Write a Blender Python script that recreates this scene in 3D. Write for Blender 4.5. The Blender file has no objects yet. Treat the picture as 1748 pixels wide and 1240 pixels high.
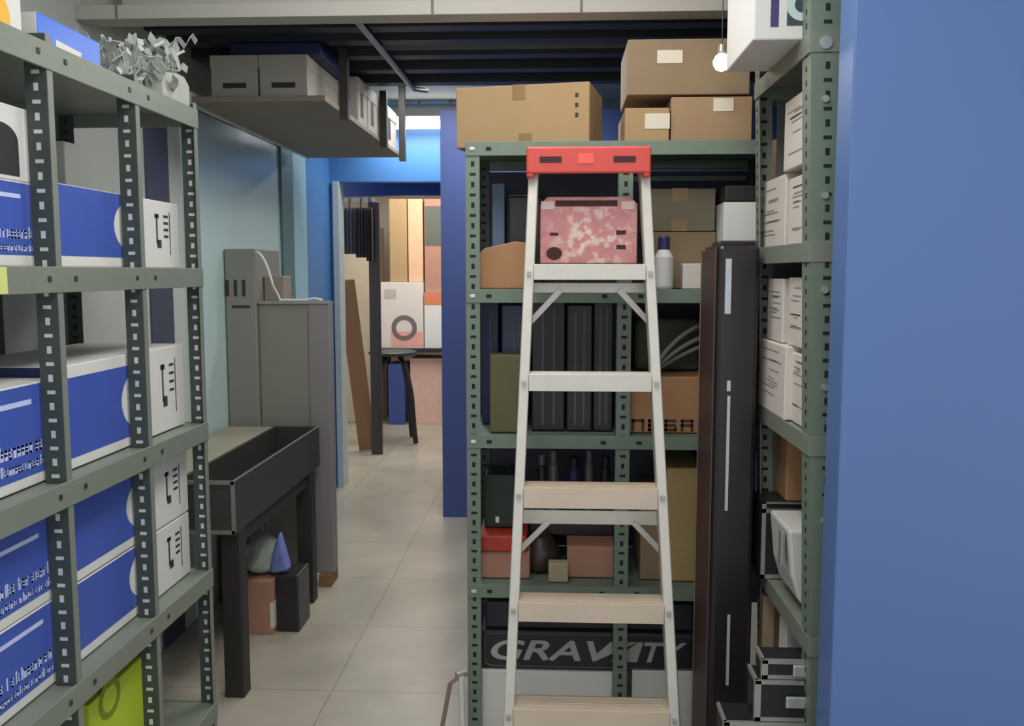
import bpy, bmesh, math, random
from mathutils import Vector, Matrix, noise as mnoise
random.seed(7)
S = bpy.context.scene
COL = S.collection
PI = math.pi

# ------------------------------------------------------------------ camera
F = 1550.0; W, H = 1748, 1240
PITCH = math.atan(155/1550); YAW = math.asin(76/1559.6)
CAMZ = 1.5
cd = bpy.data.cameras.new('camera'); cam = bpy.data.objects.new('camera', cd); COL.objects.link(cam)
cd.sensor_width = 36; cd.lens = 36*F/W; cd.clip_start = 0.02
cam.location = (0, 0, CAMZ); cam.rotation_euler = (PI/2-PITCH, 0, YAW)
S.camera = cam

# ------------------------------------------------------------------ world, exposure, lights
S.view_settings.view_transform = 'Standard'; S.view_settings.look = 'None'
S.view_settings.exposure = 0.0; S.view_settings.gamma = 1.0
S.view_settings.use_curve_mapping = False
wd = bpy.data.worlds.new('world'); S.world = wd; wd.use_nodes = True
wd.node_tree.nodes['Background'].inputs[0].default_value = (0.93, 0.95, 1.0, 1)
wd.node_tree.nodes['Background'].inputs[1].default_value = 1.15

def area(name, loc, size, power, rot=(0, 0, 0), col=(1, 0.98, 0.94)):
    l = bpy.data.lights.new(name, 'AREA'); l.shape = 'RECTANGLE'; l.size, l.size_y = size
    l.energy = power; l.color = col
    o = bpy.data.objects.new(name, l); COL.objects.link(o); o.location = loc; o.rotation_euler = rot
    return o
area('added_fill_light', (-0.1, 1.2, 2.68), (0.5, 1.3), 22)  # unseen fill added under the near ceiling, no fixture built
area('added_fill_light', (-0.2, 2.3, 2.68), (1.2, 0.3), 12)  # second added fill below the near ceiling
area('added_fill_light', (-0.25, 3.75, 2.40), (0.5, 0.9), 16)  # fill added under the deck to brighten the middle of the aisle
area('added_fill_light', (-0.45, 4.95, 2.55), (0.9, 0.2), 16)  # added fill under the far ceiling, no fixture there
area('added_fill_light', (-0.85, 6.0, 2.42), (0.8, 0.08), 7)  # extra glow added at the tube lamp over the doorway
area('room_beyond_light', (-1.0, 7.9, 2.5), (1.6, 1.6), 58, col=(1, 0.95, 0.88))

# ------------------------------------------------------------------ helpers
def lin(c):
    return tuple((x/255/12.92 if x/255 <= .04045 else ((x/255+.055)/1.055)**2.4) for x in c)
MATS = {}
def mat(name, rgb, rough=0.6, metal=0.0, var=0.12, scale=14.0, bump=0.02, emit=0, spec=None, trans=0, stretch=(1, 1, 1)):
    if name in MATS: return MATS[name]
    m = bpy.data.materials.new(name); m.use_nodes = True; nt = m.node_tree; b = nt.nodes['Principled BSDF']
    c = lin(rgb)
    tc = nt.nodes.new('ShaderNodeTexCoord'); mp = nt.nodes.new('ShaderNodeMapping'); mp.inputs['Scale'].default_value = stretch
    nz = nt.nodes.new('ShaderNodeTexNoise'); nz.inputs['Scale'].default_value = scale; nz.inputs['Detail'].default_value = 4
    nt.links.new(tc.outputs['Object'], mp.inputs[0]); nt.links.new(mp.outputs[0], nz.inputs['Vector'])
    mx = nt.nodes.new('ShaderNodeMix'); mx.data_type = 'RGBA'
    mx.inputs[6].default_value = (*[x*(1-var) for x in c], 1); mx.inputs[7].default_value = (*[min(1, x*(1+var)) for x in c], 1)
    nt.links.new(nz.outputs[0], mx.inputs[0]); nt.links.new(mx.outputs[2], b.inputs['Base Color'])
    if bump:
        bp = nt.nodes.new('ShaderNodeBump'); bp.inputs['Strength'].default_value = bump*5; bp.inputs['Distance'].default_value = 0.004
        nt.links.new(nz.outputs[0], bp.inputs['Height']); nt.links.new(bp.outputs[0], b.inputs['Normal'])
    b.inputs['Roughness'].default_value = rough; b.inputs['Metallic'].default_value = metal
    if trans: b.inputs['Alpha'].default_value = 1-trans
    if emit:
        b.inputs['Emission Color'].default_value = (*c, 1); b.inputs['Emission Strength'].default_value = emit
    MATS[name] = m; return m

def ray(px, py):
    a, b = px-W/2, -(py-H/2); ph = PI/2-PITCH
    y = b*math.cos(ph)+F*math.sin(ph); z = b*math.sin(ph)-F*math.cos(ph); x = a
    return Vector((x*math.cos(YAW)-y*math.sin(YAW), x*math.sin(YAW)+y*math.cos(YAW), z))
def atY(px, py, Y): d = ray(px, py); d = d*(Y/d.y); return Vector((d.x, d.y, d.z+CAMZ))
def atX(px, py, X): d = ray(px, py); d = d*(X/d.x); return Vector((d.x, d.y, d.z+CAMZ))
def atZ(px, py, Z): d = ray(px, py); d = d*((Z-CAMZ)/d.z); return Vector((d.x, d.y, d.z+CAMZ))

class MB:
    def __init__(s): s.bm = bmesh.new(); s.mi = 0
    def use(s, i): s.mi = i; return s
    def _new(s, vs, fs):
        v = [s.bm.verts.new(p) for p in vs]
        for f in fs:
            fc = s.bm.faces.new([v[i] for i in f]); fc.material_index = s.mi
        return v
    def box(s, x0, x1, y0, y1, z0, z1, M=None):
        vs = [Vector((x, y, z)) for z in (z0, z1) for y in (y0, y1) for x in (x0, x1)]
        if M is not None: vs = [M @ v for v in vs]
        s._new(vs, [(0, 2, 3, 1), (4, 5, 7, 6), (0, 1, 5, 4), (2, 6, 7, 3), (0, 4, 6, 2), (1, 3, 7, 5)]); return s
    def bar(s, a, b, w, h, up=(0, 0, 1)):
        a, b = Vector(a), Vector(b); d = (b-a); L = d.length; d.normalize(); u = Vector(up)
        x = d.cross(u)
        if x.length < 1e-4: x = Vector((1, 0, 0))
        x.normalize(); u = x.cross(d)
        M = Matrix((x, d, u)).transposed().to_4x4(); M.translation = a
        return s.box(-w/2, w/2, 0, L, -h/2, h/2, M)
    def prism(s, pts, axis, t0, t1):
        """pts: 2D outline; axis 'x','y','z' extrusion"""
        def mk(p, t):
            return {'x': (t, p[0], p[1]), 'y': (p[0], t, p[1]), 'z': (p[0], p[1], t)}[axis]
        n = len(pts); vs = [mk(p, t0) for p in pts]+[mk(p, t1) for p in pts]
        s._new(vs, [tuple(range(n)), tuple(range(2*n-1, n-1, -1))]+[(i, i+n, (i+1) % n+n, (i+1) % n) for i in range(n)]); return s
    def tube(s, path, r, n=8, caps=True):
        path = [Vector(p) for p in path]; rings = []
        for i, p in enumerate(path):
            t = (path[min(i+1, len(path)-1)]-path[max(i-1, 0)]).normalized()
            a = t.cross(Vector((0, 0, 1)))
            if a.length < .05: a = t.cross(Vector((1, 0, 0)))
            a.normalize(); b = t.cross(a); rr = r[i] if isinstance(r, (list, tuple)) else r
            rings.append([s.bm.verts.new(p+(a*math.cos(2*PI*k/n)+b*math.sin(2*PI*k/n))*rr) for k in range(n)])
        for i in range(len(rings)-1):
            for k in range(n):
                f = s.bm.faces.new((rings[i][k], rings[i][(k+1) % n], rings[i+1][(k+1) % n], rings[i+1][k])); f.material_index = s.mi
        if caps:
            for q in (rings[0], rings[-1][::-1]):
                f = s.bm.faces.new(q); f.material_index = s.mi
        return s
    def lathe(s, prof, c, n=24):
        rings = [[s.bm.verts.new((c[0]+r*math.cos(2*PI*k/n), c[1]+r*math.sin(2*PI*k/n), c[2]+z)) for k in range(n)] for r, z in prof]
        for i in range(len(rings)-1):
            for k in range(n):
                f = s.bm.faces.new((rings[i][k], rings[i][(k+1) % n], rings[i+1][(k+1) % n], rings[i+1][k])); f.material_index = s.mi
        for q in (rings[0][::-1], rings[-1]):
            f = s.bm.faces.new(q); f.material_index = s.mi
        return s
    def build(s, name, m, parent=None, bevel=0, smooth=False, seg=2, origin=None):
        bmesh.ops.recalc_face_normals(s.bm, faces=s.bm.faces)
        # origin: centre of the base of the mesh
        if origin is None:
            xs = [v.co for v in s.bm.verts]
            lo = Vector((min(v.x for v in xs), min(v.y for v in xs), min(v.z for v in xs))); hi = Vector((max(v.x for v in xs), max(v.y for v in xs), max(v.z for v in xs)))
            origin = Vector(((lo.x+hi.x)/2, (lo.y+hi.y)/2, lo.z))
        bmesh.ops.translate(s.bm, verts=s.bm.verts, vec=-Vector(origin))
        me = bpy.data.meshes.new(name); s.bm.to_mesh(me); s.bm.free()
        for q in (m if isinstance(m, (list, tuple)) else [m]): me.materials.append(q)
        if smooth: me.polygons.foreach_set('use_smooth', [True]*len(me.polygons))
        o = bpy.data.objects.new(name, me); COL.objects.link(o); o.location = origin
        if parent:
            o.parent = parent; o.matrix_parent_inverse = Matrix.Identity(4)
            base = Vector((0, 0, 0)); q = parent
            while q: base += q.location; q = q.parent
            o.location = Vector(origin)-base
        if bevel:
            b = o.modifiers.new('bevel', 'BEVEL'); b.width = bevel; b.segments = seg; b.limit_method = 'ANGLE'
        return o

def tag(o, label, cat, group=None, kind=None):
    if label: o['label'] = label
    if cat: o['category'] = cat
    if group: o['group'] = group
    if kind: o['kind'] = kind
    return o
def thing(name, label, cat, loc, group=None):
    o = bpy.data.objects.new(name, None); COL.objects.link(o); o.location = loc; o.empty_display_size = .05
    return tag(o, label, cat, group)
def struct(name, mb, m, bevel=0):
    o = mb.build(name, m, bevel=bevel); o['kind'] = 'structure'; return o
def turn(o, deg): o.rotation_euler.z = math.radians(deg); return o

# ------------------------------------------------------------------ materials
rack_m = mat('rack grey green paint', (124, 131, 120), .5, .1, .1, 20)
rack_b = mat('rack back row green paint', (112, 128, 114), .5, .1, .12, 20)
rack_dk = mat('rack post shaded green', (66, 76, 72), .55, .1, .15, 20)  # rack green darkened for flanges and rear posts that stand in shade
hole_l = mat('lit slot tint', (214, 218, 212), .4, .2, .05)  # pale fill stands in for light seen through the left rack's slots
hole_d = mat('dark slot', (22, 24, 24), .8)
bolt_m = mat('zinc bolt', (205, 212, 206), .3, .6, .05)
white = mat('white carton', (214, 214, 210), .6, 0, .04, 8)
white2 = mat('warm white carton', (210, 202, 194), .6, 0, .05, 10)
blue_c = mat('blue printed carton', (66, 90, 176), .4, 0, .12, 6)
blue_b = mat('bright blue lid', (58, 110, 214), .4, 0, .1, 6)
ink = mat('black print', (46, 46, 50), .7)
inkw = mat('pale print', (192, 202, 236), .6)
card = mat('cardboard', (166, 138, 100), .8, 0, .08, 9, .03)
card_d = mat('dull cardboard', (138, 118, 92), .8, 0, .1, 9, .03)
card_o = mat('orange cardboard', (170, 128, 90), .8, 0, .1, 9, .03)
card_p = mat('pinkish cardboard', (168, 124, 104), .8, 0, .1, 9, .03)
tape_m = mat('brown parcel tape', (140, 112, 74), .35)
paper = mat('paper label', (214, 206, 188), .7, 0, .05)
black = mat('black plastic', (34, 34, 37), .45, 0, .15)
black_s = mat('satin black', (44, 42, 44), .35, 0, .2)
dkgrey = mat('dark grey metal', (52, 54, 52), .5, .2, .15)
alu = mat('aluminium', (206, 203, 192), .38, .35, .08, 30)
alu_p = mat('stained aluminium step', (206, 190, 170), .45, .2, .1, 12)
silver = mat('silver trim', (168, 168, 162), .35, .5)
red = mat('red ladder plastic', (206, 74, 66), .42, 0, .08)
pink = mat('faded pink tray', (196, 132, 132), .6, 0, .28, 34)
_n = pink.node_tree; _b = _n.nodes['Principled BSDF']; _src = _b.inputs['Base Color'].links[0].from_socket
_t = _n.nodes.new('ShaderNodeTexCoord'); _z = _n.nodes.new('ShaderNodeTexNoise'); _z.inputs['Scale'].default_value = 40; _z.inputs['Detail'].default_value = 8
_r = _n.nodes.new('ShaderNodeMapRange'); _r.inputs[1].default_value = .5; _r.inputs[2].default_value = .6
_g = _n.nodes.new('ShaderNodeVectorMath'); _g.operation = 'DISTANCE'; _g.inputs[1].default_value = (.01, 0, .07)
_q = _n.nodes.new('ShaderNodeMapRange'); _q.inputs[1].default_value = .03; _q.inputs[2].default_value = .13; _q.inputs[3].default_value = 1; _q.inputs[4].default_value = .15
_m = _n.nodes.new('ShaderNodeMath'); _m.operation = 'MULTIPLY'
_x = _n.nodes.new('ShaderNodeMix'); _x.data_type = 'RGBA'; _x.inputs[7].default_value = (*lin((224, 206, 192)), 1)
for _a, _c in ((_t.outputs['Object'], _z.inputs['Vector']), (_t.outputs['Object'], _g.inputs[0]), (_z.outputs[0], _r.inputs[0]), (_g.outputs['Value'], _q.inputs[0]), (_r.outputs[0], _m.inputs[0]), (_q.outputs[0], _m.inputs[1]), (_m.outputs[0], _x.inputs[0]), (_src, _x.inputs[6]), (_x.outputs[2], _b.inputs['Base Color'])):
    _n.links.new(_a, _c)
navy = mat('navy', (38, 46, 92), .5)
wblue = mat('blue painted wall', (70, 124, 184), .45, 0, .06, 3)
wblue2 = mat('deep blue partition', (64, 82, 142), .5, 0, .06, 3)
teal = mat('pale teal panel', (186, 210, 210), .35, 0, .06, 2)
wallp = mat('pale grey wall', (186, 190, 184), .7, 0, .05, 3)
dteal = mat('dark teal jamb', (82, 118, 120), .5)
dpan = mat('dark slate strip', (70, 76, 90), .5)
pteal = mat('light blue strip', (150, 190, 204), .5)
ceil_m = mat('off white ceiling', (190, 192, 186), .7, 0, .04, 4)
deck_m = mat('dark corrugated deck', (58, 62, 66), .5, .3, .15, 5)
rib_m = mat('lit deck rib', (128, 134, 138), .5, .2)
fasc_m = mat('fascia paint', (176, 174, 166), .6, 0, .05, 4)
grey_c = mat('grey cabinet paint', (136, 135, 127), .5, .1, .05, 3)
grey_e = mat('grey edge', (134, 130, 130), .5, .1, .05, 3)
brownw = mat('brown wood', (128, 92, 62), .6, 0, .2, 6, .04, stretch=(1, 1, .2))
redbr = mat('red brown edge', (92, 70, 66), .5, 0, .15, 6, .02)
lime = mat('lime green card', (176, 196, 48), .5, 0, .06)
olive = mat('olive print', (120, 134, 34), .6)
redl = mat('red lid', (168, 52, 38), .5)
plast = mat('crumpled plastic film', (188, 194, 188), .25, 0, .1, 30, .06)
undersh = mat('brown board', (132, 122, 108), .6, 0, .15, 5)

# ------------------------------------------------------------------ the setting
# floor with tiles
fm = bpy.data.materials.new('beige floor tiles'); fm.use_nodes = True; nt = fm.node_tree; b = nt.nodes['Principled BSDF']
tc = nt.nodes.new('ShaderNodeTexCoord'); br = nt.nodes.new('ShaderNodeTexBrick'); br.offset = 0
br.inputs['Color1'].default_value = (*lin((178, 172, 157)), 1); br.inputs['Color2'].default_value = (*lin((174, 167, 153)), 1)
br.inputs['Mortar'].default_value = (*lin((150, 144, 132)), 1); br.inputs['Scale'].default_value = 1
br.inputs['Mortar Size'].default_value = .0035; br.inputs['Brick Width'].default_value = .6; br.inputs['Row Height'].default_value = .6
nt.links.new(tc.outputs['Object'], br.inputs['Vector'])
nz = nt.nodes.new('ShaderNodeTexNoise'); nz.inputs['Scale'].default_value = 2.2; nz.inputs['Detail'].default_value = 6
rp = nt.nodes.new('ShaderNodeMapRange'); rp.inputs[1].default_value = .35; rp.inputs[2].default_value = .7; rp.inputs[3].default_value = .72; rp.inputs[4].default_value = 1.06
nt.links.new(tc.outputs['Object'], nz.inputs['Vector']); nt.links.new(nz.outputs[0], rp.inputs[0])
mx = nt.nodes.new('ShaderNodeMix'); mx.data_type = 'RGBA'; mx.blend_type = 'MULTIPLY'; mx.inputs[0].default_value = 1
nt.links.new(br.outputs['Color'], mx.inputs[6]); nt.links.new(rp.outputs[0], mx.inputs[7]); nt.links.new(mx.outputs[2], b.inputs['Base Color'])
b.inputs['Roughness'].default_value = .3
struct('floor', MB().box(-2.8, 2.4, -1.5, 10.1, -.1, 0), fm)

struct('wall_left', MB().box(-1.66, -1.56, -1.5, 6.3, 0, 2.75), wallp)
# coloured panels and jambs of the left wall
struct('trim_1', MB().box(-1.56, -1.552, 3.42, 3.62, 0, 2.19), dpan)
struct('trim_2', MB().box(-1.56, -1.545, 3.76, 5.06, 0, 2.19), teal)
struct('trim_3', MB().box(-1.56, -1.53, 5.06, 5.28, 0, 2.45), dteal)
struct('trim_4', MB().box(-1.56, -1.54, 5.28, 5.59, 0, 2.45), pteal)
struct('trim_5', MB().box(-1.56, -1.545, 5.59, 6.2, 0, 2.62), wblue)
# wall with the doorway at the far end
DX0, DX1, DZ = -1.5, -.66, atY(650, 310, 6.2).z
mb = MB(); mb.box(-1.66, DX0, 6.2, 6.3, 0, 2.75); mb.box(DX1, 2.4, 6.2, 6.3, 0, 2.75); mb.box(DX0, DX1, 6.2, 6.3, DZ, 2.75)
struct('wall_back', mb, wblue)
mb = MB(); mb.box(DX0-.02, DX0+.02, 6.17, 6.32, 0, DZ)
mb.box(DX1-.02, DX1+.02, 6.17, 6.32, 0, DZ)
struct('trim_6', mb, mat('pale door frame', (178, 192, 196), .5))
struct('trim_13', MB().box(-1.52, 2.4, 6.19, 6.2, atY(720, 196, 6.2).z, 2.62), MATS['pale far wall'] if 'pale far wall' in MATS else mat('pale far wall', (200, 204, 200), .6))
# blue partition behind the back row of racks; its end reads as a column
c0 = atY(753, 465, 5.44).x
struct('wall_partition', MB().box(c0, 2.4, 5.44, 5.56, 0, 2.45), wblue2)
# right hand blue wall end close to the camera
r0 = atY(1419, 465, 2.0).x
struct('wall_right', MB().box(r0, 2.4, 1.9, 2.0, 0, 2.75), mat('blue gloss wall', (84, 114, 168), .4, 0, .05, 1.5, .01), bevel=.004)
struct('wall_far_right', MB().box(2.4, 2.5, 1.9, 6.3, 0, 2.75), wallp)
# ceilings
struct('ceiling', MB().box(-1.66, 2.4, -.2, 3.0, 2.75, 2.85), ceil_m)
struct('ceiling_far', MB().box(-1.66, 2.4, 4.672, 6.3, 2.62, 2.72), mat('pale far ceiling', (206, 208, 202), .7, 0, .03))
mb = MB(); mb.box(-1.66, 2.4, 3.06, 4.67, 2.45, 2.62)
struct('ceiling_deck', mb, deck_m)
for k, py in enumerate((76, 105, 128)):
    Y = atZ(850, py, 2.45).y
    struct('trim_%d' % (7+k), MB().box(-.75, .3, Y-.012, Y+.012, 2.43, 2.452), rib_m)  # short pale strips: light caught by the deck ribs, put into colour
mb = MB()
for Y in (3.3, 3.5, 3.7, 3.95, 4.22, 4.5): mb.box(-1.6, 2.4, Y-.04, Y+.04, 2.41, 2.451)
struct('trim_10', mb, deck_m)
# pale fascia of the ceiling soffit with seams and a lip
mb = MB(); mb.use(0); mb.box(-1.56, 2.4, 3.0, 3.06, 2.36, 2.75); mb.box(-1.56, 2.4, 2.965, 3.06, 2.315, 2.36)
mb.box(-1.56, 2.4, 2.99, 3.02, 2.395, 2.405)
mb.use(1)
for px in (205, 740, 992):
    X = atY(px, 20, 2.99).x; mb.box(X-.004, X+.004, 2.962, 3.0, 2.317, 2.75)
struct('trim_11', mb, [fasc_m, mat('seam grey', (110, 110, 106), .7)], bevel=.002)

# room beyond the doorway
mb = MB(); mb.box(-2.9, -2.8, 6.3, 10.1, 0, 2.7)
struct('wall_beyond_left', mb, wallp)
struct('wall_beyond_right', MB().box(.4, .5, 6.3, 10.1, 0, 2.7), wallp)
struct('wall_beyond_back', MB().box(-2.8, .4, 9.9, 10, 0, 2.7), mat('cream wall', (206, 190, 170), .8))
struct('ceiling_beyond', MB().box(-2.8, .4, 6.3, 10, 2.6, 2.7), ceil_m)
z0, z1 = atY(650, 334, 6.9).z, atY(650, 305, 6.9).z
struct('trim_12', MB().box(-1.9, -.3, 6.9, 7.0, z0, 2.6), mat('deep blue beam', (20, 62, 140), .4))

# ------------------------------------------------------------------ slotted angle racks
def post_mesh(mb, x, y, z0, z1, sx, sy, w=.05, dark=0, light=1, shear=0.0, xo=None, holes='light'):
    """L angle. sx/sy: direction in which the flanges run from the corner (x, y)."""
    def X(z): return x-shear*(z-1.5)
    t = .003
    n = max(2, int((z1-z0)/.6))
    def slab(xa, xb, ya, yb):
        vs = []
        for z in (z0, z1):
            for yy in (ya, yb):
                for xx in (xa, xb): vs.append(Vector((xx+X(z)-x, yy, z)))
        mb._new(vs, [(0, 2, 3, 1), (4, 5, 7, 6), (0, 1, 5, 4), (2, 6, 7, 3), (0, 4, 6, 2), (1, 3, 7, 5)])
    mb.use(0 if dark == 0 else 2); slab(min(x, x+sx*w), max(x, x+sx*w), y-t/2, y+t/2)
    w2 = .021 if dark else w
    mb.use(0); slab(x-t/2, x+t/2, min(y, y+sy*w2), max(y, y+sy*w2))
    # slots punched along the middle of the camera-facing flange
    z = z0+.03; k = 0
    while z < z1-.02:
        xc = X(z)+sx*w*.5
        mb.use(1)
        if k % 2: mb.box(xc-.009, xc+.009, y-t/2-.0006, y+t/2+.0006, z-.004, z+.004)
        else: mb.box(xc-.005, xc+.005, y-t/2-.0006, y+t/2+.0006, z-.008, z+.008)
        yc = y+sy*w2*.5
        if not dark: mb.use(3); mb.box(X(z)-t/2-.0006, X(z)+t/2+.0006, yc-.005, yc+.005, z-.006, z+.006)
        z += .031; k += 1
    return mb

# ---- left rack
LX = -1.076
LY = [1.55, 1.915, 2.32, 2.72]
LZ = [1.982, 1.512, 1.04, .575, .139]
lr = thing('slotted_angle_rack', 'long grey green perforated rack along the left wall full of blue cartons', 'shelving', (-1.3, 2.13, 0))
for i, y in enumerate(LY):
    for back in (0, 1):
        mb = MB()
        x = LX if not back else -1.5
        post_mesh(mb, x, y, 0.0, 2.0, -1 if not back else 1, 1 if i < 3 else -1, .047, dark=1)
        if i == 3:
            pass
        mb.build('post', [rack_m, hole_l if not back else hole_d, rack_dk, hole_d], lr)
for z in LZ:
    mb = MB(); y0, y1 = LY[0]+.0, LY[-1]+.004
    mb.use(0)
    mb.box(-1.5, LX-.003, y0, y1, z-.012, z-.004)           # plate
    mb.box(LX-.004, LX+.004, y0, y1, z-.056, z)               # front lip
    mb.box(-1.504, -1.498, y0, y1, z-.04, z)
    mb.box(-1.5, LX, y0-.002, y0+.001, z-.05, z); mb.box(-1.5, LX, y1-.002, y1+.001, z-.05, z)
    mb.use(1)
    for y in LY[:-1]:
        for dy in (-.035, .07): mb.box(LX+.003, LX+.0065, y+dy-.006, y+dy+.006, z-.032, z-.02)
    mb.build('shelf', [rack_m, dkgrey], lr, bevel=.0012)
mb = MB(); p = atX(10, 478, LX+.006); mb.box(LX+.004, LX+.0065, p.y-.06, p.y+.004, 1.458, 1.51)
mb.build('price_label', mat('yellow sticker', (206, 210, 130), .6), lr)

def glyph_line(mb, plane, a0, a1, z0, z1, at, out, seed=0, dens=1.0):
    """a row of letter-like marks. plane 'x': face normal +X running along Y; 'y': face normal -Y running along X"""
    rnd = random.Random(seed); h = z1-z0; a = a0; w = h*.62/dens
    def put(u0, u1, v0, v1):
        if plane == 'x': mb.box(at, at+out, u0, u1, v0, v1)
        else: mb.box(u0, u1, at-out, at, v0, v1)
    while a+w < a1:
        k = rnd.choice('lonexaeri '); s = h*.16; xh = z0+h*.7
        if k == ' ': a += w*.6; continue
        if k in 'li': put(a+w*.3, a+w*.3+s, z0, z1 if k == 'l' else xh); a += w*.6; continue
        put(a, a+s, z0, xh)
        if k in 'oneaxe': put(a+w-s*1.6, a+w-s*.6, z0, xh if k != 'e' else z0+h*.25)
        if k in 'oae': put(a, a+w-s, z0, z0+s)
        put(a, a+w-s*.8, xh-s, xh)
        if k in 'eax': put(a, a+w-s, (z0+xh)/2-s/2, (z0+xh)/2+s/2)
        a += w*1.15
    return mb

def blue_long_box(z0, z1, y0, y1, yb, yc, r, label, lid=False):
    """long white carton printed blue on its near half with a white circle, marks on the far half"""
    o = thing('paper_carton', label, 'box', ((-1.1-1.42)/2, (y0+y1)/2, z0), 'blue and white cartons right of the first post')
    xf = -1.13
    MB().box(-1.45, xf, y0, y1, z0, z1).build('box_body', white, o, bevel=.003)
    band = .026; top = z1-.002-(.028 if lid else 0); zc = (z0+band+top)/2; n = 18
    pts = [(y0+.002, z0+band), (y0+.002, top), (yb, top)]
    hr = min(r, (top-z0-band)/2*.93)
    for i in range(n+1):
        a = PI/2+PI*i/n
        pts.append((yc+r*math.cos(a)*.75, zc+hr*math.sin(a)))
    pts.append((yb, z0+band))
    pts = [p for p in pts]
    mb = MB()
    # build as quads strips so that the concave outline stays valid
    zs = [z0+band+(top-z0-band)*i/24 for i in range(25)]
    def edge(z):
        q = (z-zc)/hr
        return yb if abs(q) >= 1 else min(yb, yc-r*.75*math.sqrt(1-q*q))
    for i in range(24):
        e0, e1 = edge(zs[i]), edge(zs[i+1])
        mb.prism([(y0+.002, zs[i]), (e0, zs[i]), (e1, zs[i+1]), (y0+.002, zs[i+1])], 'x', xf, xf+.0008)
    mb.build('blue_print', blue_c, o)
    MB().box(-1.45+.002, xf-.002, y0-.0008, y0, z0+.026, z1-.002).build('blue_end_print', navy, o)
    mb = MB(); ym = yb+(y1-yb)*.52; hh = z1-z0
    mb.box(xf, xf+.001, ym-.004, ym+.004, z0+hh*.36, z0+hh*.8)
    mb.box(xf, xf+.001, ym-.012, ym+.014, z0+hh*.74, z0+hh*.8); mb.box(xf, xf+.001, ym, ym+.026, z0+hh*.3, z0+hh*.42)
    for q in (.48, .58, .68, .78): mb.box(xf, xf+.001, ym+.045, ym+.075, z0+hh*q-.004, z0+hh*q+.003)
    mb.box(xf, xf+.001, ym+.084, ym+.088, z0+hh*.2, z0+hh*.85)
    mb.build('handling_marks', ink, o)
    return o
Y0, Y1 = 2.0, 2.69
YB = 2.38; YC = 2.425
blue_long_box(LZ[1], 1.702, Y0, Y1, YB, YC, .18, 'blue and white carton on the shelf at eye level, white circle on its side')
blue_long_box(LZ[2], 1.285, Y0, Y1, YB, YC, .18, 'blue and white carton on the third shelf from the top, pale lid edge', True)
blue_long_box(LZ[3], .573+.192, Y0, Y1, YB, YC, .18, 'blue and white carton at the bottom of the stack of two on the fourth shelf')
blue_long_box(LZ[3]+.194, LZ[3]+.384, Y0, Y1, YB, YC, .18, 'blue and white carton on top of the stack of two on the fourth shelf')

def blue_text_box(z0, z1, y0, y1, label, seed, arc=False):
    o = thing('paper_carton', label, 'box', (-1.26, (y0+y1)/2, z0), 'blue cartons with pale lettering left of the first post')
    xf = -1.13; hh = z1-z0
    MB().box(-1.45, xf, y0, y1, z0, z1).build('box_body', white, o, bevel=.003)
    MB().box(xf, xf+.0008, y0+.003, y1-.003, z0+.024, z1-.003).build('blue_print', blue_c, o)
    mb = MB()
    for q0, q1, s in ((.33, .47, .06), (.18, .28, .04)):
        glyph_line(mb, 'x', y0+.05, y1-s, z0+hh*q0, z0+hh*q1, xf+.0008, .0008, seed, 1.5); seed += 1
    mb.box(xf+.0008, xf+.0016, y0+.03, y1-.1, z0+hh*.8, z0+hh*.85)
    mb.build('lettering', inkw, o)
    return o
blue_text_box(LZ[1], 1.69, 1.42, 1.985, 'blue carton with pale lettering at eye level, under the white box with a dark arch', 1)
blue_text_box(LZ[2], 1.262, 1.42, 1.985, 'blue carton with pale lettering on the third shelf, left picture edge', 4)
blue_text_box(LZ[3], LZ[3]+.192, 1.42, 1.985, 'lower blue carton with pale lettering in the pair at the lower left edge', 7)
blue_text_box(LZ[3]+.194, LZ[3]+.386, 1.42, 1.985, 'upper blue carton with pale lettering in the pair at the lower left edge', 11)
# white box with arch
o = thing('storage_box', 'white box with a dark printed arch, on top of the eye level blue carton', 'box', (-1.26, 1.7, 1.6905))
MB().box(-1.45, -1.13, 1.46, 1.97, 1.6905, 1.845).build('box_body', white, o, bevel=.003)
e = atX(30, 240, -1.13).y
pts = [(1.5, 1.70), (e, 1.70), (e, 1.77)]+[(e-.06+.06*math.cos(a), 1.77+.035*math.sin(a)) for a in [PI/2*k/8 for k in range(1, 9)]]+[(1.5, 1.805)]
MB().prism(pts, 'x', -1.13, -1.1288).build('arch_print', ink, o)
# light and dark things between the boxes and the wall
o = MB().box(-1.48, -1.43, 2.62, 2.71, LZ[1], 1.88).build('ring_binder', white, bevel=.003)
tag(o, 'pale upright folder at the far end of the eye level shelf', 'binder')
# top shelf of the left rack
o = thing('flat_carton', 'flat bright blue carton with a white flash on top of the left rack', 'box', (-1.25, 2.06, LZ[0]))
MB().box(-1.4, -1.1, 1.93, 2.2, LZ[0], LZ[0]+.068).build('box_body', blue_b, o, bevel=.003)
MB().box(-1.4, -1.101, 1.9285, 1.93, LZ[0]+.002, LZ[0]+.066).build('white_end', white, o)
MB().prism([(2.0, 1.992), (2.10, 1.987), (2.11, 2.004), (2.0, 2.008)], 'x', -1.1, -1.0988).build('white_flash', white, o)
o = thing('printed_carton', 'white carton with a round orange print at the top left corner of the picture', 'box', (-1.25, 1.7, LZ[0]))
MB().box(-1.4, -1.1, 1.55, 1.875, LZ[0], LZ[0]+.12).build('box_body', white, o, bevel=.003)
p = atX(0, 28, -1.1)
mb = MB(); mb.prism([(p.y+.032*math.cos(a), p.z+.042*math.sin(a)) for a in [2*PI*k/20 for k in range(20)]], 'x', -1.1, -1.0986)
mb.build('orange_print', mat('orange yellow print', (232, 178, 62), .5), o)
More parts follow.
